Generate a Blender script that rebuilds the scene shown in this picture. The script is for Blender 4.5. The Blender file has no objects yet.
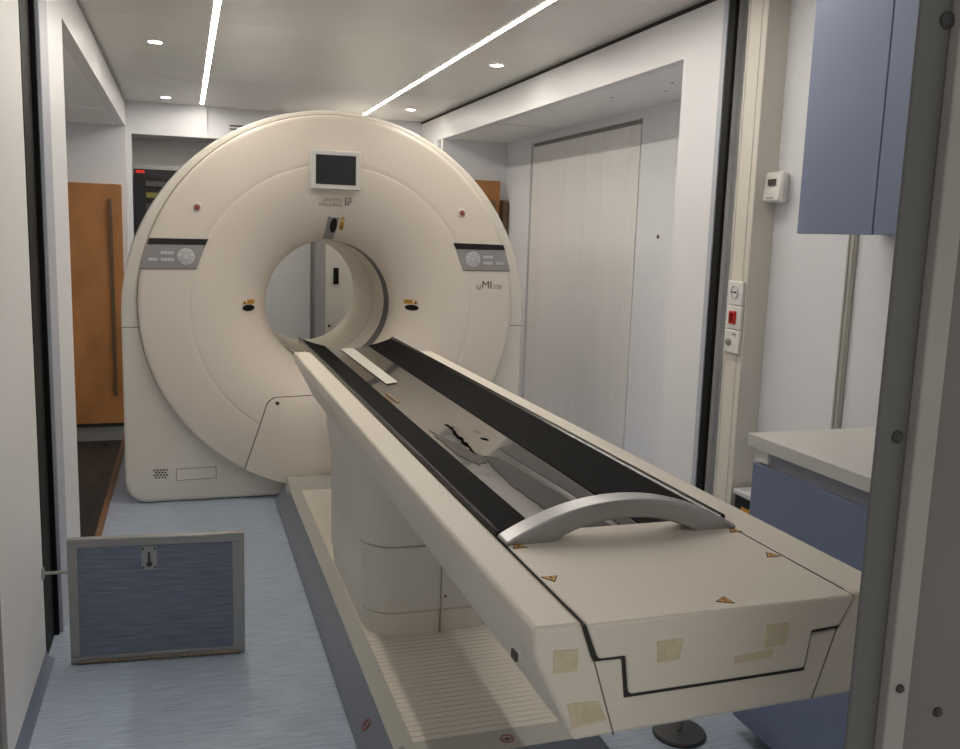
import bpy, bmesh, math, random
from mathutils import Matrix, Vector
random.seed(4)
SC = bpy.context.scene
COL = SC.collection
PI = math.pi

# ------------------------------------------------------------------ materials
def lin(c):
    return tuple((v/255/12.92 if v/255 <= .04045 else ((v/255+.055)/1.055)**2.4) for v in c)

def mat(name, rgb, rough=.5, metal=0., spec=.5, coat=0., var=0., scale=6., stretch=(1, 1, 1), bump=0., bscale=200., emit=None, estr=0.):
    m = bpy.data.materials.new(name); m.use_nodes = True
    nt = m.node_tree; b = nt.nodes['Principled BSDF']
    c = lin(rgb)
    b.inputs['Base Color'].default_value = (*c, 1)
    b.inputs['Roughness'].default_value = rough
    b.inputs['Metallic'].default_value = metal
    b.inputs['Specular IOR Level'].default_value = spec
    b.inputs['Coat Weight'].default_value = coat
    b.inputs['Coat Roughness'].default_value = .05
    if var > 0 or bump > 0:
        tc = nt.nodes.new('ShaderNodeTexCoord'); mp = nt.nodes.new('ShaderNodeMapping')
        mp.inputs['Scale'].default_value = stretch
        nt.links.new(tc.outputs['Object'], mp.inputs['Vector'])
    if var > 0:
        n = nt.nodes.new('ShaderNodeTexNoise'); n.inputs['Scale'].default_value = scale
        n.inputs['Detail'].default_value = 5
        r = nt.nodes.new('ShaderNodeValToRGB')
        r.color_ramp.elements[0].position = .3; r.color_ramp.elements[1].position = .7
        r.color_ramp.elements[0].color = (*[v*(1-var) for v in c], 1)
        r.color_ramp.elements[1].color = (*[min(1, v*(1+var)) for v in c], 1)
        nt.links.new(mp.outputs[0], n.inputs['Vector'])
        nt.links.new(n.outputs['Fac'], r.inputs['Fac'])
        nt.links.new(r.outputs['Color'], b.inputs['Base Color'])
    if bump > 0:
        n2 = nt.nodes.new('ShaderNodeTexNoise'); n2.inputs['Scale'].default_value = bscale
        bp = nt.nodes.new('ShaderNodeBump'); bp.inputs['Strength'].default_value = bump
        bp.inputs['Distance'].default_value = .002
        nt.links.new(mp.outputs[0], n2.inputs['Vector'])
        nt.links.new(n2.outputs['Fac'], bp.inputs['Height'])
        nt.links.new(bp.outputs['Normal'], b.inputs['Normal'])
    if emit:
        b.inputs['Emission Color'].default_value = (*emit, 1)
        b.inputs['Emission Strength'].default_value = estr
    return m

M = {}
M['wall'] = mat('wall_white', (226, 227, 231), .55, var=.015, scale=2)
M['wall_grey'] = mat('wall_grey', (228, 227, 226), .5, var=.02, scale=2)
M['frame'] = mat('frame_white', (228, 228, 231), .38, var=.01, scale=2)
M['frame_edge'] = mat('frame_edge_grey', (176, 180, 190), .4)
M['ceiling'] = mat('ceiling_satin', (232, 228, 224), .33, spec=.6, var=.03, scale=1.2, stretch=(.4, 1.5, 1))
M['gap'] = mat('dark_gap', (40, 39, 38), .7)
M['soffit'] = mat('soffit_white', (243, 243, 243), .5)
M['rubber'] = mat('black_rubber', (13, 13, 13), .6, spec=.2)
M['cream'] = mat('cream_paint', (214, 209, 198), .45, var=.01, scale=3)
M['shutter'] = mat('shutter_panel', (230, 227, 226), .45, var=.02, scale=1.5, stretch=(1, 6, .3))
M['shutter_frame'] = mat('shutter_frame', (138, 134, 132), .5)
M['gantry'] = mat('gantry_cream', (224, 214, 201), .38, var=.008, scale=3)
M['gantry_side'] = mat('gantry_side_cream', (224, 219, 208), .35)
M['gantry_rear'] = mat('gantry_rear_grey', (128, 132, 128), .4)
M['seam'] = mat('seam_grey', (110, 103, 93), .6)
M['bore'] = mat('bore_plastic', (234, 226, 208), .3)
M['bore_ring'] = mat('bore_ring_grey', (68, 68, 72), .35)
M['joint'] = mat('joint_beige', (158, 150, 134), .6)
M['coving'] = mat('coving_blue_grey', (112, 122, 140), .45)
M['panel_grey'] = mat('panel_grey', (150, 147, 147), .4)
M['panel_btn'] = mat('panel_button', (196, 196, 198), .4)
M['black_gloss'] = mat('black_gloss', (14, 14, 15), .12)
M['window'] = mat('smoked_window', (16, 15, 15), .4, spec=.2)
M['screen'] = mat('screen_glass', (32, 31, 35), .15)
M['bezel'] = mat('bezel_white', (206, 205, 200), .4)
M['ink'] = mat('grey_ink', (118, 110, 100), .6)
M['ink_dark'] = mat('dark_ink', (66, 60, 54), .6)
M['yellow'] = mat('label_yellow', (206, 150, 44), .5)
M['red'] = mat('signal_red', (190, 26, 22), .35)
M['red_dark'] = mat('button_red', (150, 70, 64), .4)
M['white'] = mat('white_plastic', (226, 224, 220), .35)
M['table'] = mat('table_cream', (220, 212, 198), .42, var=.012, scale=4)
M['table_low'] = mat('table_column_cream', (216, 211, 200), .45)
M['carbon'] = mat('carbon_black', (14, 14, 15), .7, spec=.06, bump=.05, bscale=400)
M['rim'] = mat('tray_rim_gloss', (12, 12, 13), .18, spec=.35)
M['handle'] = mat('brushed_aluminium', (168, 168, 170), .36, metal=.9, var=.02, scale=20, stretch=(.3, 3, 3))
M['base_trim'] = mat('base_trim_grey', (172, 171, 163), .4)
M['base_slope'] = mat('base_slope_grey', (120, 125, 136), .4)
M['tread'] = mat('tread_cream', (218, 211, 198), .5)
M['tread_groove'] = mat('tread_groove', (150, 142, 126), .7)
M['tape'] = mat('tape_residue', (205, 192, 162), .6, var=.08, scale=60)
M['alu'] = mat('aluminium', (160, 160, 158), .38, metal=.6, var=.03, scale=20)
M['lid_vinyl'] = mat('lid_vinyl', (112, 121, 140), .45, var=.22, scale=7, stretch=(1.2, 1, 14))
M['brass'] = mat('hinge_brass', (118, 108, 92), .45, metal=.4)
M['wood'] = mat('varnished_plywood', (178, 122, 70), .38, var=.22, scale=3, stretch=(1.5, 1.5, .7))
M['wood_edge'] = mat('brown_edge', (128, 92, 66), .5)
M['bar'] = mat('brown_metal_bar', (104, 84, 66), .45, metal=.3)
M['mat'] = mat('dark_mat', (52, 47, 43), .6, var=.55, scale=5, stretch=(2.5, .8, 1))
M['blue'] = mat('cabinet_blue', (122, 133, 160), .36, var=.02, scale=3)
M['blue_edge'] = mat('cabinet_edge', (64, 68, 84), .6)
M['worktop'] = mat('worktop_grey', (206, 204, 200), .4, var=.01, scale=8)
M['rail_grey'] = mat('rail_grey', (150, 152, 160), .45)
M['dark'] = mat('dark_grey_plastic', (56, 56, 58), .45)
M['steel_dark'] = mat('steel_dark', (92, 92, 90), .5, var=.05, scale=5)
M['steel_light'] = mat('steel_light', (150, 146, 141), .5, var=.05, scale=5)
M['steel_brown'] = mat('steel_brown', (112, 105, 101), .55, var=.05, scale=5)
M['bolt'] = mat('bolt_dark', (56, 55, 54), .5, metal=.2)
M['rack'] = mat('rack_black', (24, 24, 26), .35)
M['rack_unit'] = mat('rack_unit_grey', (74, 74, 72), .4)
M['rack_yellow'] = mat('rack_unit_yellow', (120, 116, 48), .5)
M['red_lamp'] = mat('red_indicator', (220, 40, 24), .4, emit=(1, .06, .03), estr=.1)
M['led'] = mat('led_light', (255, 255, 255), .5, emit=(1, .925, .825), estr=68.)
M['spot'] = mat('spot_light', (255, 255, 255), .5, emit=(1, .93, .82), estr=100.)
M['plate'] = mat('strip_white', (206, 202, 190), .5)
M['cardboard'] = mat('tag_brown', (126, 104, 76), .6)

def floor_material():
    m = mat('floor_vinyl', (128, 141, 167), .36, spec=.45)
    nt = m.node_tree; b = nt.nodes['Principled BSDF']
    tc = nt.nodes.new('ShaderNodeTexCoord')
    mp = nt.nodes.new('ShaderNodeMapping'); mp.inputs['Scale'].default_value = (2.2, 34, 1)
    n = nt.nodes.new('ShaderNodeTexNoise'); n.inputs['Scale'].default_value = 3.5; n.inputs['Detail'].default_value = 6
    n.inputs['Roughness'].default_value = .65
    r = nt.nodes.new('ShaderNodeValToRGB'); e = r.color_ramp.elements
    e[0].position = .3; e[0].color = (*lin((138, 152, 172)), 1)
    e[1].position = .68; e[1].color = (*lin((184, 197, 214)), 1)
    nt.links.new(tc.outputs['Object'], mp.inputs['Vector']); nt.links.new(mp.outputs[0], n.inputs['Vector'])
    nt.links.new(n.outputs['Fac'], r.inputs['Fac']); nt.links.new(r.outputs['Color'], b.inputs['Base Color'])
    return m
M['floor'] = floor_material()

def tray_material():
    """dark lacquered tray bed with patches of peeled film and sticky residue"""
    m = mat('tray_lacquer', (64, 62, 60), .09, spec=1.0, coat=.6)
    nt = m.node_tree; b = nt.nodes['Principled BSDF']
    tc = nt.nodes.new('ShaderNodeTexCoord')
    n = nt.nodes.new('ShaderNodeTexNoise'); n.inputs['Scale'].default_value = 5; n.inputs['Detail'].default_value = 4
    r = nt.nodes.new('ShaderNodeValToRGB'); e = r.color_ramp.elements
    e[0].position = .35; e[0].color = (*lin((58, 56, 54)), 1)
    e[1].position = .7; e[1].color = (*lin((78, 75, 70)), 1)
    nt.links.new(tc.outputs['Object'], n.inputs['Vector']); nt.links.new(n.outputs['Fac'], r.inputs['Fac'])
    nt.links.new(r.outputs['Color'], b.inputs['Base Color'])
    return m
M['tray'] = tray_material()
M['film'] = mat('peeled_film', (66, 64, 63), .5, spec=.1, var=.12, scale=9)
M['residue'] = mat('sticky_residue', (98, 94, 90), .7, spec=.1, var=.25, scale=60)
M['tear'] = mat('film_tear', (10, 8, 7), .9, spec=0)

# ------------------------------------------------------------------ mesh tools
class B:
    def __init__(self): self.bm = bmesh.new(); self.mi = 0
    def f(self, vs):
        try:
            fc = self.bm.faces.new(vs); fc.material_index = self.mi; return fc
        except ValueError: return None
    def v(self, *p): return self.bm.verts.new(p)
    def box(self, x0, x1, y0, y1, z0, z1):
        p = [self.v(x, y, z) for x in (x0, x1) for y in (y0, y1) for z in (z0, z1)]
        for q in ((0,1,3,2),(4,6,7,5),(0,4,5,1),(2,3,7,6),(0,2,6,4),(1,5,7,3)): self.f([p[i] for i in q])
        return self
    def prism(self, pts, axis, a, b):
        def P(u, w, t): return {'x': (t, u, w), 'y': (u, t, w), 'z': (u, w, t)}[axis]
        lo = [self.v(*P(u, w, a)) for u, w in pts]; hi = [self.v(*P(u, w, b)) for u, w in pts]
        n = len(pts); self.f(lo[::-1]); self.f(hi)
        for i in range(n): self.f([lo[i], lo[(i+1) % n], hi[(i+1) % n], hi[i]])
        return self
    def loops(self, rings, close=True, cap0=False, cap1=False):
        R = [[self.v(*p) for p in ring] for ring in rings]; n = len(R[0])
        for a, b in zip(R, R[1:]):
            for i in range(n if close else n-1): self.f([a[i], a[(i+1) % n], b[(i+1) % n], b[i]])
        if cap0: self.f(R[0][::-1])
        if cap1: self.f(R[-1])
        return self
    def lathe(self, prof, c, axis='y', n=160, cap0=False, cap1=False):
        rings = []
        for r, t in prof:
            ring = []
            for i in range(n):
                a = 2*PI*i/n; u, w = r*math.cos(a), r*math.sin(a)
                ring.append({'y': (c[0]+u, c[1]+t, c[2]+w), 'z': (c[0]+u, c[1]+w, c[2]+t), 'x': (c[0]+t, c[1]+u, c[2]+w)}[axis])
            rings.append(ring)
        return self.loops(rings, True, cap0, cap1)
    def cyl(self, c, r, h, axis='z', n=24): return self.lathe([(r, 0), (r, h)], c, axis, n, True, True)
    def obj(self, name, m, parent=None, loc=None, bevel=0, seg=3, smooth=True, local=False, angle=35):
        me = bpy.data.meshes.new(name); bm = self.bm
        bmesh.ops.recalc_face_normals(bm, faces=bm.faces[:])
        bm.to_mesh(me); bm.free()
        o = bpy.data.objects.new(name, me); COL.objects.link(o)
        for k in (m if isinstance(m, (list, tuple)) else [m]): me.materials.append(M[k] if isinstance(k, str) else k)
        org = Vector((0, 0, 0))
        if parent is not None:
            o.parent = parent
            r = parent
            while r.parent: r = r.parent
            if not local: org = r.location.copy()
        elif loc is not None:
            org = Vector(loc); o.location = org
        if org.length: me.transform(Matrix.Translation(-org))
        if smooth:
            me.shade_smooth()
            me.set_sharp_from_angle(angle=math.radians(angle))
        if bevel:
            md = o.modifiers.new('bevel', 'BEVEL'); md.width = bevel; md.segments = seg
            md.limit_method = 'ANGLE'; md.angle_limit = math.radians(30)
        return o

def tag(o, label, cat, group=None):
    o['label'] = label; o['category'] = cat
    if group: o['group'] = group
    return o
def thing(name, loc, label, cat, group=None, rz=0):
    o = bpy.data.objects.new(name, None); COL.objects.link(o)
    o.empty_display_size = .1
    o.location = loc; o.rotation_euler = (0, 0, rz)
    return tag(o, label, cat, group)
def struct(b, name, m, parent=None, **k):
    o = b.obj(name, m, parent, **k)
    if parent is None: o['kind'] = 'structure'
    return o
def text(name, s, size, pos, rot, m, parent, align='LEFT', ext=.0006):
    cu = bpy.data.curves.new(name, 'FONT'); cu.body = s; cu.size = size; cu.extrude = ext; cu.align_x = align
    t = bpy.data.objects.new(name, cu); COL.objects.link(t)
    dg = bpy.context.evaluated_depsgraph_get()
    me = bpy.data.meshes.new_from_object(t.evaluated_get(dg)); me.name = name
    COL.objects.unlink(t); bpy.data.objects.remove(t); bpy.data.curves.remove(cu)
    r = parent
    while r.parent: r = r.parent
    me.transform(Matrix.Translation(Vector(pos) - r.location) @ rot.to_4x4())
    me.materials.clear(); me.materials.append(M[m])
    o = bpy.data.objects.new(name, me); COL.objects.link(o); o.parent = parent
    return o
FRONT = Matrix.Rotation(PI/2, 3, 'X')          # lettering readable from -y

XL, XR, ZC, ZS = -.449, 2.13, 2.52, 2.30
# ------------------------------------------------------------------ setting
ZP = -.375
struct(B().prism([(-.42, 4.13), (-.42, 8.35), (-.56, 8.35), (-.56, 9.0), (2.9, 9.0), (2.9, .3), (-1.3, .3), (-1.3, 4.13)], 'z', -.08, 0), 'floor', 'floor', smooth=False)
struct(B().box(-1.3, -.40, 4.05, 8.45, ZP-.05, ZP), 'floor_left_bay', 'mat')
b = B()
for y0, y1 in ((.7, 2.6), (2.604, 4.985), (4.989, 6.9), (6.904, 9.0)):
    b.box(-.62, 2.3, y0, y1, ZC, ZC+.02)
b.mi = 1; b.box(-.62, 2.3, .7, 9.0, ZC+.02, ZC+.06)
struct(b, 'ceiling', ['ceiling', 'gap'])

# left side
b = B().box(-.56, -.475, .7, 3.25, .03, ZC)
b.mi = 1
struct(b, 'wall_left', ['wall_grey', 'gap'])
struct(B().prism([(-.50, 0), (-.50, .032), (-.474, .032), (-.466, .012), (-.448, .0)], 'y', .7, 3.25), 'baseboard_left', 'coving')
struct(B().box(-.4752, -.468, 2.44, 2.50, .05, ZC), 'trim_1', 'shutter_frame')
b = B().box(-.53, -.473, 3.253, 3.445, 0, ZC).box(-.53, -.457, 3.445, 3.462, 0, ZC)
struct(b, 'trim_2', 'rubber', bevel=.003)
# recessed bay on the left: face frame with one large opening
def face_frame(x0, x1, ya, yb, o0, o1, name):
    b = B()
    b.box(x0, x1, ya, o0, 0, ZC-.025)
    b.box(x0, x1, o1, yb, 0, ZC-.025)
    b.box(x0, x1, o0, o1, ZS, ZC-.025)
    b.mi = 1; b.box(min(x0, x1)+.012, max(x0, x1)-.012, ya, yb, ZC-.025, ZC)  # dark strip colours in the shadow gap between beam and ceiling
    return struct(b, name, ['frame', 'gap'], smooth=False)
face_frame(-.515, XL, 3.66, 8.9, 4.13, 8.35, 'wall_left_frame')
struct(B().box(-.515, XL+.004, 3.465, 3.66, 0, ZC-.02), 'trim_4', 'frame_edge', bevel=.004)
struct(B().box(-1.28, -.516, 4.0, 7.22, ZS, ZS+.03).box(-1.28, -.516, 7.26, 8.4, ZS, ZS+.03), 'ceiling_left_bay', 'soffit')
b = B().box(-1.28, -.455, 8.325, 8.345, ZP, ZS)
struct(b, 'wall_left_bay_end', 'wall')
struct(B().box(-1.30, -1.25, 3.9, 8.4, ZP, ZS), 'wall_left_bay', 'wall')
struct(B().box(-1.25, -.516, 4.06, 4.11, ZP, ZS), 'wall_left_bay_front', 'wall')

# right side
struct(B().box(2.20, 2.26, .7, 3.45, 0, ZC), 'wall_right', 'wall')
b = B().box(2.190, 2.20, 2.590, 2.632, .0, ZC)
b.box(2.187, 2.190, 2.597, 2.601, .0, ZC).box(2.187, 2.190, 2.620, 2.624, .0, ZC)
struct(b, 'trim_5', 'base_trim')
struct(B().box(2.127, 2.145, 3.335, 3.386, 0, ZC), 'trim_6', 'rubber', bevel=.006)
struct(B().box(2.125, 2.149, 3.388, 3.42, 0, ZC), 'trim_7', 'frame_edge')
struct(B().box(2.149, 2.2, 3.395, 3.42, 0, ZC), 'trim_12', 'frame')
face_frame(XR, XR+.06, 3.42, 8.9, 3.73, 7.90, 'wall_right_frame')
b = B().box(XR+.06, 2.80, 3.6, 6.43, ZS, ZS+.03).box(XR+.06, 2.80, 6.47, 7.8, ZS, ZS+.03)
b.mi = 1; b.box(XR+.06, 2.80, 6.42, 6.48, ZS+.006, ZS+.02)
for x, y in ((2.35, 4.9), (2.40, 4.3), (2.5, 4.55)):
    b.cyl((x, y, ZS-.002), .007, .003, n=12)
struct(b, 'ceiling_right_bay', ['soffit', 'gap'])
struct(B().box(XR+.002, 2.80, 7.73, 7.78, 0, ZS), 'wall_right_bay_end', 'wall')
struct(B().box(XR+.06, 2.80, 3.62, 3.66, 0, ZS), 'wall_right_bay_front', 'wall')
b = B().box(2.72, 2.80, 3.66, 5.215, 0, ZS).box(2.72, 2.80, 7.13, 7.73, 0, ZS).box(2.72, 2.80, 5.215, 7.13, 2.245, ZS)
struct(b, 'wall_right_bay', 'wall')
d = struct(B().box(2.745, 2.80, 5.215, 7.13, 0, 2.245), 'door_1', 'shutter_frame')
b = B()
ys = [5.245, 5.40, 5.78, 6.05, 6.45, 7.10]
b.box(2.727, 2.745, ys[0], ys[-1], .0, 2.215)
for y in (5.40, 5.78, 6.05, 6.45): b.prism([(2.727, y-.012), (2.7225, y-.002), (2.7225, y+.002), (2.727, y+.012)], 'z', 0, 2.215)
b.obj('door_panel', 'shutter', d, bevel=.002, seg=1)
# small keyhole plate on the bay wall
struct(B().lathe([(.012, 0), (.012, -.006), (.009, -.008)], (2.72, 4.93, 1.52), 'x', 16, True, True), 'trim_8', 'seam', d)

# far end of the room
struct(B().box(-.6, 2.3, 8.9, 9.0, 0, ZC), 'wall_back', 'wall_grey')
struct(B().box(-.4485, -.408, 8.43, 8.52, 0, 2.25), 'trim_11', 'frame')
b = B().box(XL, .21, 8.45, 8.9, 2.25, ZC).box(.21, XR, 8.50, 8.9, 2.28, ZC).box(.21, XR, 8.44, 8.9, 2.25, 2.28)
struct(b, 'wall_back_bulkhead', 'wall')
struct(B().box(.38, .735, 8.29, 8.36, 0, 2.25), 'trim_13', 'frame')
b = B().box(.737, 1.10, 8.30, 8.36, 0, 2.25)
d2 = struct(b, 'door_2', 'wall_grey')
B().box(1.08, 1.10, 8.28, 8.30, 0, 2.25).obj('door_edge', 'shutter_frame', d2)
v = thing('vent_grille', (.48, 8.498, 2.33), 'small dark slotted vent high on the back wall above the scanner', 'vent')
b = B()
for k in range(2): b.box(.40, .60, 8.492, 8.50, 2.338+k*.028, 2.350+k*.028)
b.obj('slat', 'rack', v)
B().box(.39, .61, 8.495, 8.50, 2.326, 2.390).obj('backing', 'wall_grey', v)

# ------------------------------------------------------------------ lights
def led(x, label):
    t = thing('led_strip_light', (x, 5.2, ZC), label, 'light', 'linear LED strips in the ceiling')
    B().box(x-.014, x+.014, 2.3, 8.30, ZC-.004, ZC-.0005).obj('diffuser', 'led', t)
    b = B().box(x-.018, x-.014, 2.3, 8.30, ZC-.005, ZC-.0005).box(x+.014, x+.018, 2.3, 8.30, ZC-.005, ZC-.0005)
    b.obj('channel', 'ceiling', t)
led(.166, 'white linear LED strip running along the left half of the ceiling')
led(1.540, 'white linear LED strip running diagonally in view, right half of the ceiling')
for x, y, l in ((-.136, 5.68, 'round recessed spotlight left of the left LED strip, the nearer one'),
                (-.120, 8.05, 'round recessed spotlight left of the left LED strip, the far one by the back bulkhead'),
                (1.825, 5.43, 'round recessed spotlight between right LED strip and right beam, the nearer one'),
                (1.836, 7.69, 'round recessed spotlight between right LED strip and right beam, the far one')):
    t = thing('ceiling_spotlight', (x, y, ZC), l, 'light', 'recessed ceiling spotlights')
    B().lathe([(.048, -.0005), (.048, -.004), (.038, -.006), (.036, -.0005)], (x, y, ZC), 'z', 32).obj('trim_ring', 'white', t)
    B().cyl((x, y, ZC-.004), .036, .003, n=32).obj('lens', 'spot', t)

# ------------------------------------------------------------------ scanner gantry
CX, CZ, Y0 = .795, 1.077, 4.99
RB, RD, RS = .36, 1.028, .770
FD = .30
def yprof(r):
    if r >= RS: return Y0
    k = min(1., (RS-r)/(RS-RB))
    return Y0 + FD*(1-math.sqrt(max(0, 1-k*k)))
def ysurf(x, z): return yprof(math.hypot(x-CX, z-CZ))
g = thing('scanner_gantry', (CX, 5.7, 0), 'large cream ring-shaped scanner gantry with round bore at the back of the room', 'scanner')
# outer front ring
prof = [(1.0, .075), (RD, .075), (RD, .022), (RD-.004, .010), (RD-.012, .003), (RD-.025, 0)]
prof += [(RS+.03, 0), (RS+.003, .0), (RS+.0008, .0008), (RS-.004, .0013)]
B().lathe([(r, Y0+t) for r, t in prof], (CX, 0, CZ), 'y', 200).obj('front_ring', 'gantry', g)
prof = [(RS-.0008, .004), (RS-.0008, .0010), (RS-.003, .0002)]
for i in range(1, 41):
    k = math.sin(PI/2*i/40); r = RS-(RS-RB)*k
    prof.append((r, yprof(r)-Y0))
prof.append((RB, FD+.012))
fn = B().lathe([(r, Y0+t) for r, t in prof], (CX, 0, CZ), 'y', 200).obj('bore_funnel', 'gantry', g, angle=60)
B().lathe([(RD-.01, 5.056), (RD+.008, 5.0585)], (CX, 0, CZ), 'y', 200).obj('ring_joint_shade', 'joint', g)  # flat darker ring paints the shade in the joint between ring and housing
# bore lining
B().lathe([(RB+.001, 5.302), (RB+.001, 5.452)], (CX, 0, CZ), 'y', 160).obj('bore_band', 'bore_ring', g)
b = B().lathe([(RB, 5.452), (RB, 5.776)], (CX, 0, CZ), 'y', 160)
b.lathe([(RB, 5.784), (RB, 6.47), (.365, 6.54), (.385, 6.60), (.43, 6.64)], (CX, 0, CZ), 'y', 160)
b.mi = 1; b.lathe([(RB+.002, 5.770), (RB+.002, 5.790)], (CX, 0, CZ), 'y', 160)
b.obj('bore_tube', ['bore', 'seam'], g, angle=60)
# housing behind the ring
HX, HZ, HR = .80, 1.018, 1.118
def outline(s=0., bottom=.004, rc=.11):
    """front outline of the housing shrunk inwards by s, counter-clockwise"""
    R = HR-s; x0, x1, zb = HX-R, HX+R, bottom+s; q = rc
    p = []
    for i in range(97): a = PI*i/96; p.append((HX+R*math.cos(a), HZ+R*math.sin(a)))
    for i in range(1, 11): p.append((x0, HZ+(zb+q-HZ)*i/10))
    for i in range(1, 9): a = PI+PI/2*i/8; p.append((x0+q+q*math.cos(a), zb+q+q*math.sin(a)))
    for i in range(1, 24): p.append((x0+q+(x1-x0-2*q)*i/23, zb))
    for i in range(1, 9): a = 1.5*PI+PI/2*i/8; p.append((x1-q+q*math.cos(a), zb+q+q*math.sin(a)))
    for i in range(1, 10): p.append((x1, zb+q+(HZ-zb-q)*i/10))
    return p
def ring(s, y, **k): return [(x, y, z) for x, z in outline(s, **k)]
def hole(r, y):
    out = []
    for x, z in outline(0):
        a = math.atan2(z-CZ, x-CX); out.append((CX+r*math.cos(a), y, CZ+r*math.sin(a)))
    return out
hs = B().loops([hole(1.0, 5.060), ring(.02, 5.060), ring(.008, 5.063), ring(.002, 5.070), ring(0, 5.080), ring(0, 5.215)])
ho = hs.obj('front_housing', 'gantry_side', g, angle=50)
b = B().loops([ring(.01, 5.215), ring(.01, 5.232)])
b.obj('housing_joint', 'gap', g)
b = B().loops([ring(.0, 5.232, bottom=.03), ring(-.010, 5.25, bottom=.04), ring(-.010, 6.55, bottom=.04), ring(.01, 6.63), ring(.05, 6.65), hole(.43, 6.64)])
b.obj('rear_housing', 'gantry_rear', g, angle=50)
B().box(-.15, 1.75, 5.10, 6.3, 0, .06).obj('foot_frame', 'gap', g)
B().box(-.318, -.222, 5.0588, 5.062, .958, .962).obj('cover_seam', 'seam', ho)
B().box(1.815, 1.917, 5.0588, 5.062, .968, .972).obj('cover_seam', 'seam', ho)
# speaker holes and rating plate low on the left
b = B()
for r in range(4):
    for c in range(5 if r % 2 else 4):
        b.cyl((-.172+c*.016+(0 if r % 2 else .008), 5.0575, .142+r*.014), .005, .003, 'y', 10)
b.obj('speaker_hole', 'ink_dark', ho)
b = B().prism([(-.061, .120), (.150, .124), (.150, .190), (-.061, .186)], 'y', 5.0592, 5.061)
b.obj('rating_plate', 'seam', ho)
B().prism([(-.058, .123), (.147, .127), (.147, .187), (-.058, .183)], 'y', 5.0584, 5.0605).obj('plate_face', 'gantry_side', ho)

# patches that lie on the funnel
def patch(poly_fn, nu, nv, off, thick, name, m, parent, **k):
    rows = []
    for j in range(nv+1):
        row = []
        for i in range(nu+1):
            x, z = poly_fn(i/nu, j/nv); row.append((x, ysurf(x, z)-off, z))
        rows.append(row)
    b = B()
    F = [[b.v(*p) for p in r] for r in rows]; K = [[b.v(p[0], p[1]+thick, p[2]) for p in r] for r in rows]
    for j in range(nv):
        for i in range(nu):
            b.f([F[j][i], F[j][i+1], F[j+1][i+1], F[j+1][i]]); b.f([K[j][i], K[j+1][i], K[j+1][i+1], K[j][i+1]])
    for j in range(nv):
        b.f([F[j][0], F[j+1][0], K[j+1][0], K[j][0]]); b.f([F[j][nu], K[j][nu], K[j+1][nu], F[j+1][nu]])
    for i in range(nu):
        b.f([F[0][i], K[0][i], K[0][i+1], F[0][i+1]]); b.f([F[nv][i], F[nv][i+1], K[nv][i+1], K[nv][i]])
    return b.obj(name, m, parent, **k)
def rect(x0, x1, z0, z1): return lambda u, v: (x0+(x1-x0)*u, z0+(z1-z0)*v)
def oval(cx, cz, rx, rz):
    def fn(u, v):
        a, c = 2*u-1, 2*v-1                                     # square to disc
        return cx+rx*a*math.sqrt(1-c*c/2), cz+rz*c*math.sqrt(1-a*a/2)
    return fn
def service(e):
    def fn(u, v):
        q = min(u, 1-u)/.07
        dz = .035*(1-min(1, q))**2
        T = (.420-e+(.750+2*e)*u, .574+e-dz)
        xb = .300-e+(.99+2*e)*u
        Bm = (xb, CZ-math.sqrt(1.0205**2-(xb-CX)**2))
        return T[0]+(Bm[0]-T[0])*v, T[1]+(Bm[1]-T[1])*v
    return fn
patch(service(.005), 60, 40, .0015, .004, 'cover_gap', 'seam', fn)
sv = patch(service(0), 60, 40, .006, .006, 'service_cover', 'gantry', g)
x, z = .475, .545
B().lathe([(.011, 0), (.011, -.003), (.008, -.004)], (x, ysurf(x, z)-.005, z), 'y', 16, True, True).obj('lock', 'ink_dark', sv)
# laser unit above the bore
lz = patch(lambda u, v: (.752+.058*u+.010*v-.006, 1.445+.125*v), 6, 14, .016, .03, 'laser_housing', 'panel_grey', g)
patch(oval(.789, 1.522, .019, .040), 6, 10, .021, .006, 'laser_window', 'window', lz)
patch(rect(.768, .812, 1.566, 1.576), 4, 2, .017, .03, 'laser_cap', 'white', lz)
for cx, nm in ((.330, 0), (1.246, 1)):
    w = patch(oval(cx, 1.063 if nm == 0 else 1.069, .034, .017), 8, 6, .004, .004, 'laser_window', 'window', g)
def warn(cx, cz, parent, tri_side):
    a, c = (cx-.012, cx+.030) if tri_side < 0 else (cx-.030, cx+.012)
    patch(rect(a, c, cz-.013, cz+.013), 5, 3, .003, .003, 'warning_label', 'yellow', parent)
    patch(rect(a+.005, c-.005, cz-.003, cz+.003), 4, 2, .0045, .002, 'label_print', 'cardboard', parent)
    tx = cx-.026 if tri_side < 0 else cx+.026
    t = lambda u, v: (tx+(u-.5)*.026*(1-v), cz-.013+.024*v)
    patch(t, 3, 3, .003, .003, 'warning_triangle', 'yellow', parent)
    t2 = lambda u, v: (tx+(u-.5)*.012*(1-v), cz-.009+.013*v)
    patch(t2, 2, 2, .0045, .002, 'triangle_print', 'ink_dark', parent)
warn(.334, 1.097, g, -1); warn(1.238, 1.103, g, 1)
patch(rect(.826, .848, 1.498, 1.546), 4, 5, .003, .003, 'warning_label', 'yellow', g)
patch(rect(.831, .843, 1.505, 1.524), 3, 3, .0045, .002, 'label_print', 'cardboard', g)
patch(lambda u, v: (.838+(u-.5)*.026*(1-v), 1.553+.024*v), 3, 3, .003, .003, 'warning_triangle', 'yellow', g)
# display
s = B().box(.646, .915, 4.962, 4.992, 1.712, 1.917).obj('display', 'bezel', g, bevel=.006)
B().box(.674, .888, 4.960, 4.964, 1.738, 1.892).obj('screen', 'screen', s)
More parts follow.
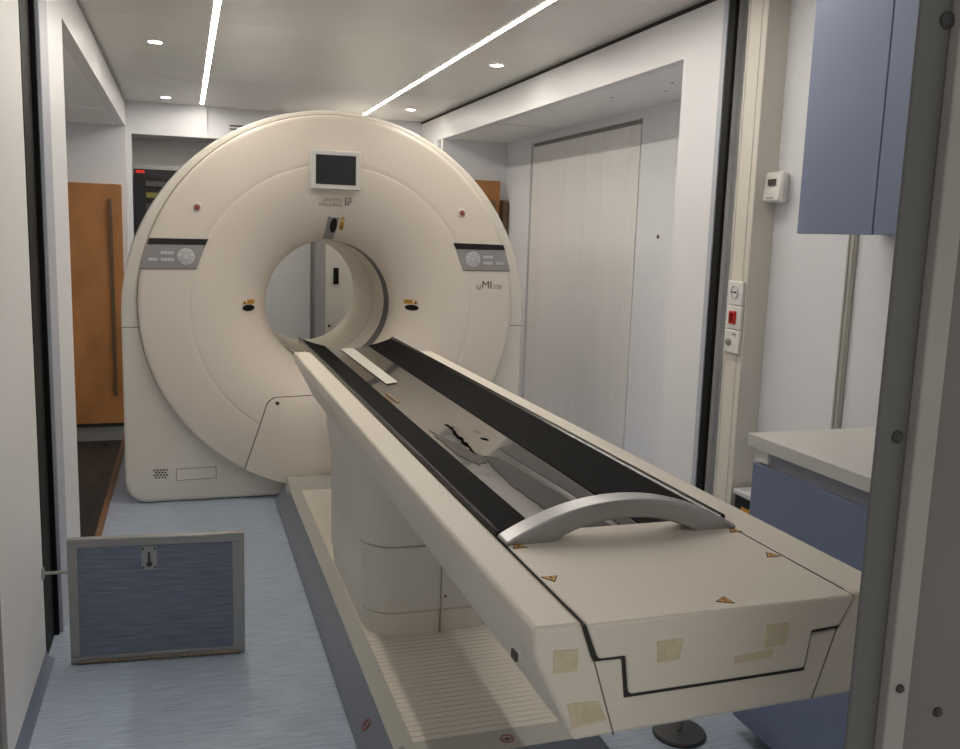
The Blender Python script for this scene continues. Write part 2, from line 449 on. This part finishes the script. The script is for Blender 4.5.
# lettering below the display
text('lettering', 'UNITED', .030, (.820, Y0-.001, 1.648), FRONT, 'ink', g, 'RIGHT')
text('lettering', 'IMAGING', .030, (.820, Y0-.001, 1.622), FRONT, 'ink', g, 'RIGHT')
b = B()
for x, z, w, h in ((.834, 1.632, .009, .042), (.850, 1.632, .009, .026), (.850, 1.664, .009, .010), (.834, 1.632, .025, .007), (.863, 1.644, .007, .030)):
    b.box(x, x+w, Y0-.0016, Y0+.001, z, z+h)
b.obj('emblem', 'ink', g)
text('lettering', 'u', .060, (1.598, Y0-.001, 1.186), FRONT, 'ink', g)
text('lettering', 'MI', .062, (1.630, Y0-.001, 1.192), FRONT, 'ink_dark', g)
text('lettering', '550', .036, (1.700, Y0-.001, 1.190), FRONT, 'ink', g)
# stop buttons
for x, z in ((.068, 1.592), (1.498, 1.616)):
    s = B().lathe([(.024, 0), (.024, -.006), (.019, -.010), (.014, -.007)], (x, Y0, z), 'y', 28, False, True).obj('button_ring', 'white', g)
    B().lathe([(.0145, -.004), (.0145, -.013), (.010, -.016), (.001, -.016)], (x, Y0, z), 'y', 24).obj('button_cap', 'red_dark', s)
# key panels
def keypanel(P, blk, disc, rows):
    s = B().prism(P, 'y', Y0-.005, Y0+.002).obj('key_panel', 'panel_grey', g, bevel=.001, seg=1)
    B().prism(blk, 'y', Y0-.007, Y0+.002).obj('black_strip', 'black_gloss', s)
    B().prism([(P[0][0]+.002, P[0][1]-.005), (P[1][0]-.002, P[1][1]-.005), (P[1][0], P[1][1]+.002), (P[0][0], P[0][1]+.002)], 'y', Y0-.004, Y0+.001).obj('panel_lip', 'seam', s)
    cx, cz = disc
    B().lathe([(.043, 0), (.043, -.009), (.040, -.010)], (cx, Y0, cz), 'y', 36, True, True).obj('round_pad', 'panel_btn', s)
    b = B()
    for k in range(8):
        a = k*PI/4; r = .030
        b.cyl((cx+r*math.cos(a), Y0-.0115, cz+r*math.sin(a)), .004, .003, 'y', 10)
    b.lathe([(.020, -.0102), (.020, -.0115), (.017, -.0115), (.017, -.0102)], (cx, Y0, cz), 'y', 24)
    b.obj('pad_symbol', 'panel_grey', s)
    for x0, x1, z0, z1 in rows:
        n = max(2, int((x1-x0)/.016)); w = (x1-x0)/n
        for k in range(n):
            B().box(x0+k*w+.001, x0+(k+1)*w-.001, Y0-.008, Y0-.004, z0, z1).obj('key', 'panel_btn', s)
keypanel([(-.216, 1.273), (.063, 1.279), (.109, 1.399), (-.179, 1.396)], [(-.180, 1.396), (.107, 1.399), (.121, 1.430), (-.169, 1.427)],
         (.010, 1.337), [(-.115, -.05, 1.347, 1.362), (-.175, -.130, 1.312, 1.327), (-.115, -.05, 1.312, 1.327)])
keypanel([(1.514, 1.296), (1.800, 1.297), (1.763, 1.415), (1.469, 1.413)], [(1.468, 1.413), (1.763, 1.415), (1.752, 1.444), (1.452, 1.447)],
         (1.571, 1.358), [(1.632, 1.692, 1.365, 1.380), (1.632, 1.690, 1.330, 1.345), (1.710, 1.758, 1.330, 1.345)])

# ------------------------------------------------------------------ patient table
TX = .785
pt = thing('patient_table', (TX, 2.6, 0), 'long cream patient table with black concave tray leading into the scanner bore', 'table')
# floor base
ZB = .10
b = B()
y0, y1, y2 = 2.13, 2.20, 4.96
b.loops([[(.455, y0, 0), (1.165, y0, 0), (1.165, y2, 0), (.455, y2, 0)],
         [(.458, y0+.004, .02), (1.162, y0+.004, .02), (1.162, y2, .02), (.458, y2, .02)],
         [(.523, y0+.035, ZB), (1.105, y0+.035, ZB), (1.105, y2-.01, ZB), (.523, y2-.01, ZB)]], True, True, False)
base = b.obj('floor_base', 'base_slope', pt, bevel=.012)
b = B()
for x0, x1, ya, yb in ((.523, .582, y0+.035, y2-.01), (1.048, 1.105, y0+.035, y2-.01), (.582, 1.048, y0+.035, 2.262), (.582, 1.048, 4.88, y2-.01)):
    b.box(x0, x1, ya, yb, ZB-.02, ZB+.002)
b.obj('base_border', 'base_trim', base)
b = B().box(.582, 1.048, 2.262, 4.88, ZB-.02, ZB-.002)
b.mi = 1
y = 2.263
while y < 4.87:
    b.box(.5825, 1.0475, y, y+.0245, ZB-.003, ZB+.0015); y += .027
b.obj('tread_plate', ['tread_groove', 'tread'], base)
B().loops([[(.458, 4.70, .0), (1.162, 4.70, .0), (1.162, 4.965, 0), (.458, 4.965, 0)],
           [(.520, 4.80, ZB), (1.108, 4.80, ZB), (1.108, 4.965, ZB), (.520, 4.965, ZB)],
           [(.519, 4.91, .138), (1.109, 4.91, .138), (1.109, 4.965, .138), (.519, 4.965, .138)]], True, True, True).obj('base_end_block', 'base_trim', base, bevel=.008)
def no_step(c, ax, parent):
    b = B()
    if ax == 'z':
        b.lathe([(.020, 0), (.020, .0015), (.016, .0015), (.016, 0)], c, 'z', 28)
        b.box(c[0]-.014, c[0]+.014, c[1]-.002, c[1]+.002, c[2], c[2]+.0012)
        o = b.obj('no_step_sign', 'red_dark', parent)
        B().prism([(c[0]-.008, c[1]-.008), (c[0]+.008, c[1]-.006), (c[0]+.007, c[1]+.002), (c[0]-.001, c[1]+.009)], 'z', c[2], c[2]+.0008).obj('sign_print', 'ink_dark', o)
    return o
no_step((.841, 2.212, ZB+.002), 'z', base)
# sign on the sloping left flank
nrm = Vector((-(ZB-.02), 0, .065)).normalized()
b = B().lathe([(.019, .0005), (.019, .0018), (.015, .0018), (.015, .0005)], (0, 0, 0), 'z', 28)
b.box(-.013, .013, -.002, .002, .0005, .0016)
bmesh.ops.transform(b.bm, matrix=Matrix.Translation((.489, 2.456, .0595)) @ nrm.to_track_quat('Z', 'Y').to_matrix().to_4x4(), verts=b.bm.verts[:])
b.obj('no_step_sign', 'red_dark', base)
B().lathe([(.007, 0), (.007, .004), (.004, .005)], (.545, 2.24, ZB+.002), 'z', 14, True, True).obj('screw', 'alu', base)
# column
def rrect(x0, x1, y0, y1, r, n=8):
    p = []
    for cx, cy, a0 in ((x1-r, y1-r, 0), (x0+r, y1-r, PI/2), (x0+r, y0+r, PI), (x1-r, y0+r, 1.5*PI)):
        for i in range(n+1):
            a = a0+PI/2*i/n; p.append((cx+r*math.cos(a), cy+r*math.sin(a)))
    return p
def band(z0, z1, e0, e1, top_round=True):
    rr = []
    for z, e in ((z0, e0), (z0+.004, e0-.004), (z1-.004, e1-.004), (z1, e1)):
        rr.append([(x, y, z) for x, y in rrect(.572+e, 1.085-e, 2.918+e, 3.81-e*.5, .12)])
    return rr
col = B().loops(band(.088, .185, .018, .012), True, True, True).obj('column_skirt', 'table_low', pt)
B().loops(band(.188, .425, .006, .004), True, True, True).obj('column_middle', 'table_low', pt)
B().loops([[(x, y, z) for x, y in rrect(.572+e, 1.085-e, 2.918+e, 3.81-e*.5, .12)] for z, e in ((.427, .006), (.431, 0), (.60, -.004), (.70, -.02), (.76, -.02))], True, True, True).obj('column_upper', 'table_low', pt)
b = B().loops([[(x, y, z) for x, y in rrect(.584, 1.073, 2.930, 3.80, .115)] for z in (.18, .43)])
b.box(.838, .841, 2.913, 2.95, .10, .424)
b.obj('column_joint', 'joint', pt)
B().lathe([(.006, 0), (.006, -.003), (.004, -.004)], (.857, 2.923, .235), 'y', 12, True, True).obj('screw', 'ink_dark', pt)
# table body: two side rails and trough between them
ZT = .95
L0, L1, R1, R0 = TX-.322, TX-.246, TX+.246, TX+.316
SL = [(L1, ZT), (.562, .889), (.609, .755)]
SRR = [(1.012, ZT), (.992, .893), (.966, .767)]
body = [(L0, ZT), SL[0], SL[1], (SL[1][0]+.016, .8875), (SRR[1][0]-.016, .8875), SRR[1], SRR[0], (R0, ZT), (R0-.004, ZT-.05), (1.045, .764), (.543, .753), (L0+.006, ZT-.05)]
b = B()
b.loops([[(x, 1.128+(ZT-z)*.10, z) for x, z in body], [(x, 4.00, z) for x, z in body], [(TX+(x-TX)*(1 if z > .87 else .97), 4.11, ZT-(ZT-z)*(1 if z > .87 else .62)) for x, z in body]], True, True, True)
tb = b.obj('table_body', 'table', pt, bevel=.008)
B().box(L0-.0006, L0+.02, 1.18, 1.21, .86, .863)
# end cover with the stepped front
cov = [(SL[0][0]+.003, ZT+.001), (SRR[0][0]-.003, ZT+.001), (SRR[1][0]-.003, .899), (.938, .896), (.935, .830), (.624, .826), (.612, .892), (SL[1][0]+.005, .892)]
b = B()
b.loops([[(x, 1.119+(ZT-z)*.10, z) for x, z in cov], [(x, 1.20, z) for x, z in cov]], True, True, True)
b.box(SL[1][0]+.006, SRR[1][0]-.006, 1.19, 1.53, .886, .90); b.box(L1+.003, SRR[0][0]-.003, 1.19, 1.53, .90, ZT+.001)
ec = b.obj('end_cover', 'table', pt, bevel=.005)
e = .007
gap = [(SL[0][0]-.001, ZT-.002), (SRR[0][0]+.001, ZT-.002), (SRR[1][0]+.001, .892), (.9425, .8895), (.940, .822), (.619, .818), (.607, .8855), (SL[1][0], .886)]
B().loops([[(x, 1.1265+(ZT-z)*.10, z) for x, z in gap], [(x, 1.15, z) for x, z in gap]], True, True, True).obj('end_gap', 'gap', pt)
for (xa, za), (xb, zb) in ((SL[1], SL[2]), (SRR[1], SRR[2])):
    b = B(); b.loops([[(xa-.0012, 1.1275+(ZT-za)*.10, za), (xa+.0012, 1.1275+(ZT-za)*.10, za), (xb+.0012, 1.1275+(ZT-zb)*.10, zb), (xb-.0012, 1.1275+(ZT-zb)*.10, zb)],
             [(xa-.0012, 1.15, za), (xa+.0012, 1.15, za), (xb+.0012, 1.16, zb), (xb-.0012, 1.16, zb)]], True, True, True)
    b.obj('end_seam', 'seam', pt)
B().box(L1+.0005, L1+.0035, 1.15, 1.53, .90, ZT-.0005).obj('cover_gap', 'gap', pt)
B().box(SRR[0][0]-.003, SRR[0][0]+.0005, 1.15, 1.53, .90, ZT-.0005).obj('cover_gap', 'gap', pt)
# stickers
def tri(cx, cy, rot=0):
    pts = [(cx+.017*math.cos(rot+k*2*PI/3), cy+.017*math.sin(rot+k*2*PI/3)) for k in range(3)]
    o = B().prism(pts, 'z', ZT+.0008, ZT+.0018).obj('warning_triangle', 'ink_dark', ec)
    pts = [(cx+.013*math.cos(rot+k*2*PI/3), cy+.013*math.sin(rot+k*2*PI/3)) for k in range(3)]
    B().prism(pts, 'z', ZT+.001, ZT+.0022).obj('triangle_face', 'yellow', o)
    b = B().box(cx-.0015, cx+.0015, cy-.004, cy+.006, ZT+.002, ZT+.0026)
    b.obj('triangle_print', 'ink_dark', o)
for x, y, r in ((.560, 1.452, PI*.5), (.559, 1.298, PI*1.5), (1.000, 1.445, PI*.5), (.988, 1.31, PI*.5), (.789, 1.150, PI*1.02)): tri(x, y, r)
def tape(P, host, m='tape'):
    b = B(); sl = lambda z, d: 1.119+(ZT-z)*.10-d
    if host is tb: sl = lambda z, d: 1.128+(ZT-z)*.10-d
    b.loops([[(x, sl(z, .0015), z) for x, z in P], [(x, sl(z, -.001), z) for x, z in P]], True, True, True)
    return b.obj('tape_residue', m, host)
tape([(.497, .911), (.535, .909), (.537, .874), (.499, .874)], tb)
tape([(.526, .820), (.576, .818), (.593, .785), (.539, .777)], tb)
tape([(.659, .911), (.703, .911), (.700, .877), (.664, .876)], ec)
tape([(.848, .916), (.890, .916), (.890, .880), (.850, .878)], ec)
tape([(.800, .868), (.868, .872), (.866, .860), (.798, .857)], ec)
B().box(L0+.0035, L0+.008, 1.205, 1.225, .862, .875).obj('side_mark', 'ink_dark', tb)
# tray
TH = .243
def tz(x):
    t = (x-TX)/TH; return .902+.054*t*t
def strip_mesh(x0, x1, ya, yb, n, lift=0., th=.012):
    b = B(); sec = [(x0+(x1-x0)*i/n) for i in range(n+1)]
    poly = [(x, tz(x)+lift) for x in sec]+[(x, tz(x)+lift-th) for x in sec[::-1]]
    b.loops([[(x, ya, z) for x, z in poly], [(x, yb, z) for x, z in poly]], True, True, True)
    return b
YA, YB = 1.52, 4.60
XA, XB = .113, .113
tr = strip_mesh(TX-TH, TX+TH, YA, YB, 40, -.0015, .012).obj('tray', 'tray', pt, angle=50)
strip_mesh(TX-TH+.006, TX-XA, YA, YB, 12, .0012, .006).obj('side_pad', 'carbon', tr)
strip_mesh(TX+XB, TX+TH-.006, YA, YB, 12, .0012, .006).obj('side_pad', 'carbon', tr)
for s in (-1, 1):
    rim = [(TX+s*(TH-.010), tz(TX+TH)-.001), (TX+s*(TH-.003), tz(TX+TH)+.004), (TX+s*(TH+.001), tz(TX+TH)+.001), (TX+s*(TH+.001), .932), (TX+s*(TH-.02), .918), (TX+s*(TH-.03), .925)]
    b = B(); b.loops([[(x, YA, z) for x, z in rim], [(x, YB+.01, z) for x, z in rim]], True, True, True)
    b.obj('tray_rim', 'rim', tr, bevel=.0015, seg=2)
def decal(P, name, m, lift):
    """P: plan outline of a thin film lying in the tray"""
    b = B(); lo = [b.v(x, y, tz(x)-.0015+lift-.0006) for x, y in P]; hi = [b.v(x, y, tz(x)-.0015+lift) for x, y in P]
    n = len(P); b.f(lo[::-1]); b.f(hi)
    for i in range(n): b.f([lo[i], lo[(i+1) % n], hi[(i+1) % n], hi[i]])
    return b.obj(name, m, tr, smooth=False)
def jag(pts, a, n=6):
    out = []
    for (x0, y0), (x1, y1) in zip(pts, pts[1:]+pts[:1]):
        for i in range(n):
            t = i/n; out.append((x0+(x1-x0)*t+random.uniform(-a, a), y0+(y1-y0)*t+random.uniform(-a, a)))
    return out
decal(jag([(.700, 2.62), (.775, 2.25), (.722, 2.19), (.690, 2.30)], .006), 'residue_patch', 'residue', .0012)
decal(jag([(.778, 2.71), (.788, 2.70), (.778, 2.56), (.768, 2.42), (.752, 2.28), (.744, 2.28), (.758, 2.42), (.768, 2.56)], .0045, 6), 'film_tear', 'tear', .0016)
decal(jag([(.825, 2.50), (.838, 2.49), (.842, 2.46), (.832, 2.47)], .002, 3), 'film_tear', 'tear', .0016)
decal(jag([(.838, 2.36), (.893, 2.38), (.893, 1.53), (.868, 1.53)], .0015, 10), 'peeled_film', 'film', .0012)
decal(jag([(.770, 2.29), (.806, 2.27), (.855, 1.53), (.760, 1.53), (.752, 1.80), (.745, 2.02)], .002, 10), 'peeled_film', 'film', .0012)
P = [(.770, 3.46), (.818, 3.50), (.838, 4.50), (.775, 4.44)]
st = decal([(.752, 3.47), (.806, 3.51), (.815, 4.58), (.742, 4.54)], 'measuring_strip', 'plate', .004)
decal([(.785, 3.50), (.790, 3.50), (.800, 4.4), (.795, 4.4)], 'strip_print', 'panel_grey', .0046)
decal([(.697, 3.24), (.712, 3.26), (.718, 3.08), (.703, 3.06)], 'brown_tag', 'cardboard', .002)
# end handle
U, D = [], []
for i in range(33):
    t = -1+2*i/32
    U.append((TX-.007+t*.238, .956+.066*(1-abs(t)**2.0)))
for i in range(25):
    t = 1-2*i/24
    D.append((TX-.007+t*.150, ZT-.001+.037*(1-abs(t)**2.2)))
poly = U+[(TX-.007+.238, ZT-.001)]+D+[(TX-.007-.238, ZT-.001)]
B().prism(poly, 'y', 1.462, 1.512).obj('end_handle', 'handle', pt, bevel=.005, angle=45)

# ------------------------------------------------------------------ floor hatch lid
hl = thing('floor_hatch_lid', (-.103, 3.176, .004), 'blue floor hatch lid in grey metal frame standing open by the left wall', 'hatch', rz=math.atan2(-.047, .56))
w, h = .288, .441
b = B()
b.box(-w, w, -.012, .016, h-.030, h).box(-w, w, -.012, .016, .0, .022).box(-w, -w+.032, -.012, .016, .022, h-.030).box(w-.040, w, -.012, .016, .022, h-.030)
b.box(-w+.004, w-.004, -.015, -.012, h-.010, h-.002)
b.obj('lid_frame', 'alu', hl, local=True, bevel=.002, seg=1)
B().box(-w+.032, w-.040, -.008, .014, .022, h-.030).obj('lid_panel', 'lid_vinyl', hl, local=True)
lp = B().box(-.052, -.002, -.011, -.007, h-.118, h-.036).obj('latch_plate', 'alu', hl, local=True)
b = B().box(-.031, -.023, -.0125, -.010, h-.098, h-.056); b.cyl((-.027, -.0125, h-.098), .010, .003, 'y', 16)
for dx in (-.046, -.008):
    for dz in (-.110, -.044): b.cyl((dx, -.0125, h+dz), .004, .003, 'y', 10)
b.obj('keyhole', 'bolt', lp, local=True)
b = B()
for k in range(26): b.cyl((-w+.02+k*.0208, -.016, .004), .006, .0195, 'x', 10)
b.obj('hinge', 'brass', hl, local=True)
b = B().lathe([(.022, 0), (.022, .004), (.010, .008), (.006, .010), (.006, .078), (.0, .078)], (-.4745, 3.232, .318), 'x', 20)
tag(b.obj('lid_stay', 'alu', loc=(-.4745, 3.232, .318), bevel=.0005), 'short grey metal peg joining the left wall to the open floor hatch lid', 'stay')

# ------------------------------------------------------------------ left bay: mat, plywood boards
struct(B().box(-.432, -.402, 4.13, 8.34, -.06, .006), 'trim_9', 'wood_edge')
tag(B().box(-1.22, -.46, 4.2, 8.20, ZP, ZP+.010).obj('floor_mat', 'mat', loc=(-.8, 6.2, ZP)), 'dark worn mat on the low floor of the left bay below the plywood board', 'mat')
struct(B().box(-1.25, -.45, 8.31, 8.325, ZP, -.245), 'trim_10', 'base_trim')
wb = thing('plywood_board', (-.72, 8.32, -.24), 'tall varnished plywood board against the end wall of the left bay', 'board')
B().box(-1.12, -.490, 8.275, 8.3245, -.215, 1.815).obj('board', 'wood', wb, bevel=.003, seg=2)
B().box(-1.12, -.490, 8.271, 8.3245, -.245, -.216).obj('bottom_edge', 'gap', wb)
B().box(-.592, -.565, 8.245, 8.275, .03, 1.69).obj('edge_bar', 'bar', wb, bevel=.002, seg=1)
wb = thing('plywood_board', (2.42, 7.68, 0), 'plywood board in the right bay corner, half hidden behind the scanner gantry', 'board')
B().box(2.195, 2.645, 7.66, 7.71, 0, 1.965).obj('board', 'wood', wb, bevel=.003, seg=2)
B().box(2.56, 2.60, 7.645, 7.66, .05, 1.80).obj('cleat', 'cardboard', wb)
tag(B().box(2.66, 2.70, 7.60, 7.70, 0, 1.80).obj('dark_rail', 'bar', loc=(2.68, 7.65, 0)), 'narrow dark rail upright beside the plywood board in the right bay corner', 'rail')

# ------------------------------------------------------------------ far end: rack and tall cabinet
rk = thing('equipment_rack', (-.03, 8.6, 0), 'black equipment rack with red indicator behind the scanner at far left', 'rack')
b = B().box(-.40, .37, 8.47, 8.85, 0, 1.96).obj('rack_body', 'rack', rk)
b = B().box(-.40, -.31, 8.45, 8.47, 0, 1.96).box(.29, .37, 8.45, 8.47, 0, 1.96).box(-.31, .29, 8.45, 8.47, 1.89, 1.96)
b.obj('door_frame', 'rack', rk)
B().box(-.40, .37, 8.445, 8.50, 1.960, 1.995).obj('top_edge', 'alu', rk)
B().box(-.38, -.31, 8.444, 8.451, 1.925, 1.950).obj('indicator', 'red_lamp', rk)
z = 1.86
for k in range(9):
    m = ('rack_unit', 'rack_yellow', 'rack_unit', 'rack_yellow', 'alu')[k % 5]
    B().box(-.305, .285, 8.456, 8.47, z-.045, z).obj('rack_unit', m, rk, bevel=.002, seg=1); z -= .095
cb = thing('tall_cabinet', (1.5, 7.95, 0), 'tall cream cabinet with black recessed handle seen through the scanner bore', 'cabinet')
B().box(1.118, 1.85, 7.615, 8.27, 0, 2.1).obj('body', 'cream', cb, bevel=.004)
B().box(1.112, 1.118, 7.62, 8.27, 0, 2.1).obj('shaded_side', 'panel_grey', cb)  # thin grey sheet: the shade on the cabinet's left side, put into colour
dr = B().box(1.116, 1.846, 7.60, 7.615, .05, 2.08).obj('door', 'cream', cb, bevel=.004)
B().box(1.180, 1.226, 7.592, 7.602, 1.048, 1.188).obj('handle', 'black_gloss', dr, bevel=.006)
B().cyl((1.148, 7.594, .70), .012, .008, 'y', 16).obj('lock', 'ink_dark', dr)

# ------------------------------------------------------------------ right wall fittings
tk = thing('cable_trunking', (2.15, 3.14, 0), 'cream vertical cable trunking column on the right wall carrying the sockets', 'trunking')
B().box(2.10, 2.2, 3.075, 3.205, 0, ZC-.002).obj('cover', 'cream', tk, bevel=.004)
b = B().box(2.0985, 2.102, 3.107, 3.110, 0, ZC-.01).box(2.0985, 2.102, 3.188, 3.191, 0, ZC-.01)
b.obj('seam_line', 'base_trim', tk)
def plate(z0, z1, name, label, cat):
    t = thing(name, (2.099, 3.13, z0), label, cat)
    B().box(2.086, 2.0985, 3.082, 3.186, z0+.001, z1-.001).obj('plate', 'white', t, bevel=.004)
    return t
t = plate(1.253, 1.350, 'power_socket', 'white power socket on the cream trunking, topmost of three plates', 'socket')
B().lathe([(.028, 0), (.028, -.004), (.023, -.004), (.021, .006), (.002, .006)], (2.086, 3.136, 1.305), 'x', 28).obj('socket_well', 'panel_btn', t)
b = B()
for dy in (-.010, .010): b.cyl((2.079, 3.136+dy, 1.305), .0035, .006, 'x', 10)
b.obj('pin_hole', 'ink_dark', t)
t = plate(1.156, 1.253, 'red_switch', 'white plate with red square switch on the trunking, middle of three plates', 'switch')
s = B().box(2.078, 2.087, 3.112, 3.156, 1.178, 1.230).obj('rocker', 'red', t, bevel=.003)
B().box(2.076, 2.079, 3.122, 3.148, 1.185, 1.222).obj('lens', mat('dark_red_lens', (120, 14, 12), .2), s)
t = plate(1.060, 1.156, 'wall_jack', 'white plate with round metal jack on the trunking, lowest of three plates', 'socket')
B().lathe([(.016, 0), (.016, -.006), (.009, -.010), (.009, -.013), (.001, -.013)], (2.086, 3.150, 1.105), 'x', 20).obj('jack', 'alu', t)
B().box(2.083, 2.087, 3.105, 3.128, 1.135, 1.142).obj('label_strip', 'panel_grey', t)
th = thing('thermostat', (2.2, 3.01, 1.66), 'small white thermostat box on the right wall beside the blue wall cabinet', 'thermostat')
B().loops([[(2.203, 3.003, 1.660), (2.203, 3.088, 1.660), (2.203, 3.088, 1.768), (2.203, 3.003, 1.768)],
           [(2.155, 2.973, 1.655), (2.155, 3.088, 1.655), (2.155, 3.088, 1.772), (2.155, 2.973, 1.772)],
           [(2.140, 2.980, 1.664), (2.140, 3.082, 1.664), (2.150, 3.082, 1.768), (2.150, 2.980, 1.768)]], True, True, True).obj('case', 'white', th, bevel=.004)
B().box(2.1385, 2.150, 3.008, 3.048, 1.722, 1.744).obj('display', 'ink_dark', th)
B().box(2.1385, 2.145, 3.008, 3.053, 1.672, 1.676).obj('print', 'panel_grey', th)

# wall cabinet
XC = 1.87
wc = thing('wall_cabinet', (2.03, 1.8, 1.55), 'blue wall cabinet with two flat doors hanging high on the right wall', 'cabinet')
B().box(XC+.018, 2.199, 1.15, 2.488, 1.55, 2.45).obj('body', 'blue_edge', wc)
for a, c in ((2.153, 2.490), (1.812, 2.149), (1.471, 1.808), (1.15, 1.467)):
    B().box(XC, XC+.017, a, c, 1.535, 2.45).obj('door', 'blue', wc, bevel=.0015, seg=1)
# base units under worktop
bc = thing('base_cabinet', (1.9, 1.7, 0), 'blue base cabinet below the pale worktop on the right', 'cabinet')
B().box(1.622, 2.18, .98, 2.240, .06, .902).obj('carcass', 'rail_grey', bc)
for a, c in ((1.64, 2.25), (1.04, 1.636)):
    B().box(1.604, 1.622, a, c, .045, .856).obj('drawer_front', 'blue', bc, bevel=.0015, seg=1)
B().box(1.665, 2.15, 1.0, 2.205, 0, .06).obj('plinth', 'dark', bc)
B().box(1.612, 1.622, 2.190, 2.245, .862, .902).obj('top_bracket', 'white', bc)
tag(B().box(1.588, 2.198, .96, 2.264, .903, .943).obj('worktop', 'worktop', loc=(1.9, 1.6, .9), bevel=.003), 'pale grey worktop slab lying on the blue base cabinet', 'worktop')

# things on the floor at the right
fs = thing('round_foot_stand', (1.425, 2.262, 0), 'dark round foot plate with thin shaft on the floor under the table end', 'stand')
B().lathe([(.0, 0), (.080, 0), (.082, .006), (.078, .012), (.03, .018), (.0, .018)], (1.425, 2.262, 0), 'z', 40).obj('foot_plate', 'dark', fs)
B().cyl((1.425, 2.262, .015), .009, .50, n=16).obj('shaft', 'alu', fs)
bn = thing('black_bin', (2.145, 2.985, 0), 'black box with yellow markings standing between the cream trunking and base cabinet', 'box')
B().box(2.10, 2.188, 2.92, 3.05, 0, .50).obj('bin_body', 'black_gloss', bn, bevel=.006)
B().box(2.094, 2.194, 2.914, 3.056, .50, .522).obj('bin_lid', 'panel_btn', bn, bevel=.006)
b = B()
for k in range(3): b.box(2.108+k*.025, 2.126+k*.025, 2.916, 2.922, .40, .46)
for k in range(3): b.box(2.096, 2.102, 2.935+k*.022, 2.951+k*.022, .40, .46)
b.obj('yellow_mark', 'yellow', bn)

# steel door post close to the camera
dp = B().box(.821, .868, .90, .906, 0, 2.6)
dp.mi = 1; dp.box(.868, .902, .885, .93, 0, 2.6)
dp.mi = 2; dp.box(.909, 1.20, .90, .94, 0, 2.6)
dp.mi = 3; dp.box(.902, .909, .915, .94, 0, 2.6)
o = struct(dp, 'door_3', ['steel_dark', 'steel_light', 'steel_brown', 'gap'], bevel=.003)
for x, y, z, r in ((.860, .90, 1.767, .010), (.893, .885, 1.635, .006), (.851, .90, 1.265, .008), (.884, .885, .929, .006), (.968, .90, .876, .007)):
    B().lathe([(r, 0), (r, -.002), (r*.6, -.005), (.0005, -.005)], (x, y, z), 'y', 20).obj('bolt', 'bolt', o)

# ------------------------------------------------------------------ world, camera
wd = bpy.data.worlds.new('world'); SC.world = wd; wd.use_nodes = True
bg = wd.node_tree.nodes['Background']; bg.inputs[0].default_value = (1, .965, .92, 1); bg.inputs[1].default_value = .5

cam = bpy.data.cameras.new('camera'); co = bpy.data.objects.new('camera', cam); COL.objects.link(co)
FPX = 906.94; yaw, pit, rol = .31716, .15325, .03265
cam.sensor_width = 36; cam.sensor_fit = 'HORIZONTAL'; cam.lens = FPX/960*36; cam.clip_start = .02
cy, sy, cp, sp, cr, sr = math.cos(yaw), math.sin(yaw), math.cos(pit), math.sin(pit), math.cos(rol), math.sin(rol)
fwd = Vector((sy*cp, cy*cp, -sp)); rt = Vector((cy, -sy, 0)); up = rt.cross(fwd)
r2 = rt*cr+up*sr; u2 = up*cr-rt*sr
co.matrix_world = Matrix(((r2.x, u2.x, -fwd.x, 0), (r2.y, u2.y, -fwd.y, 0), (r2.z, u2.z, -fwd.z, 1.5), (0, 0, 0, 1)))
SC.camera = co
SC.view_settings.view_transform = 'Standard'
SC.view_settings.look = 'None'
SC.view_settings.exposure = 0
SC.view_settings.gamma = 1
SC.view_settings.use_curve_mapping = False
SC.cycles.use_denoising = True
SC.cycles.max_bounces = 10
SC.cycles.diffuse_bounces = 6
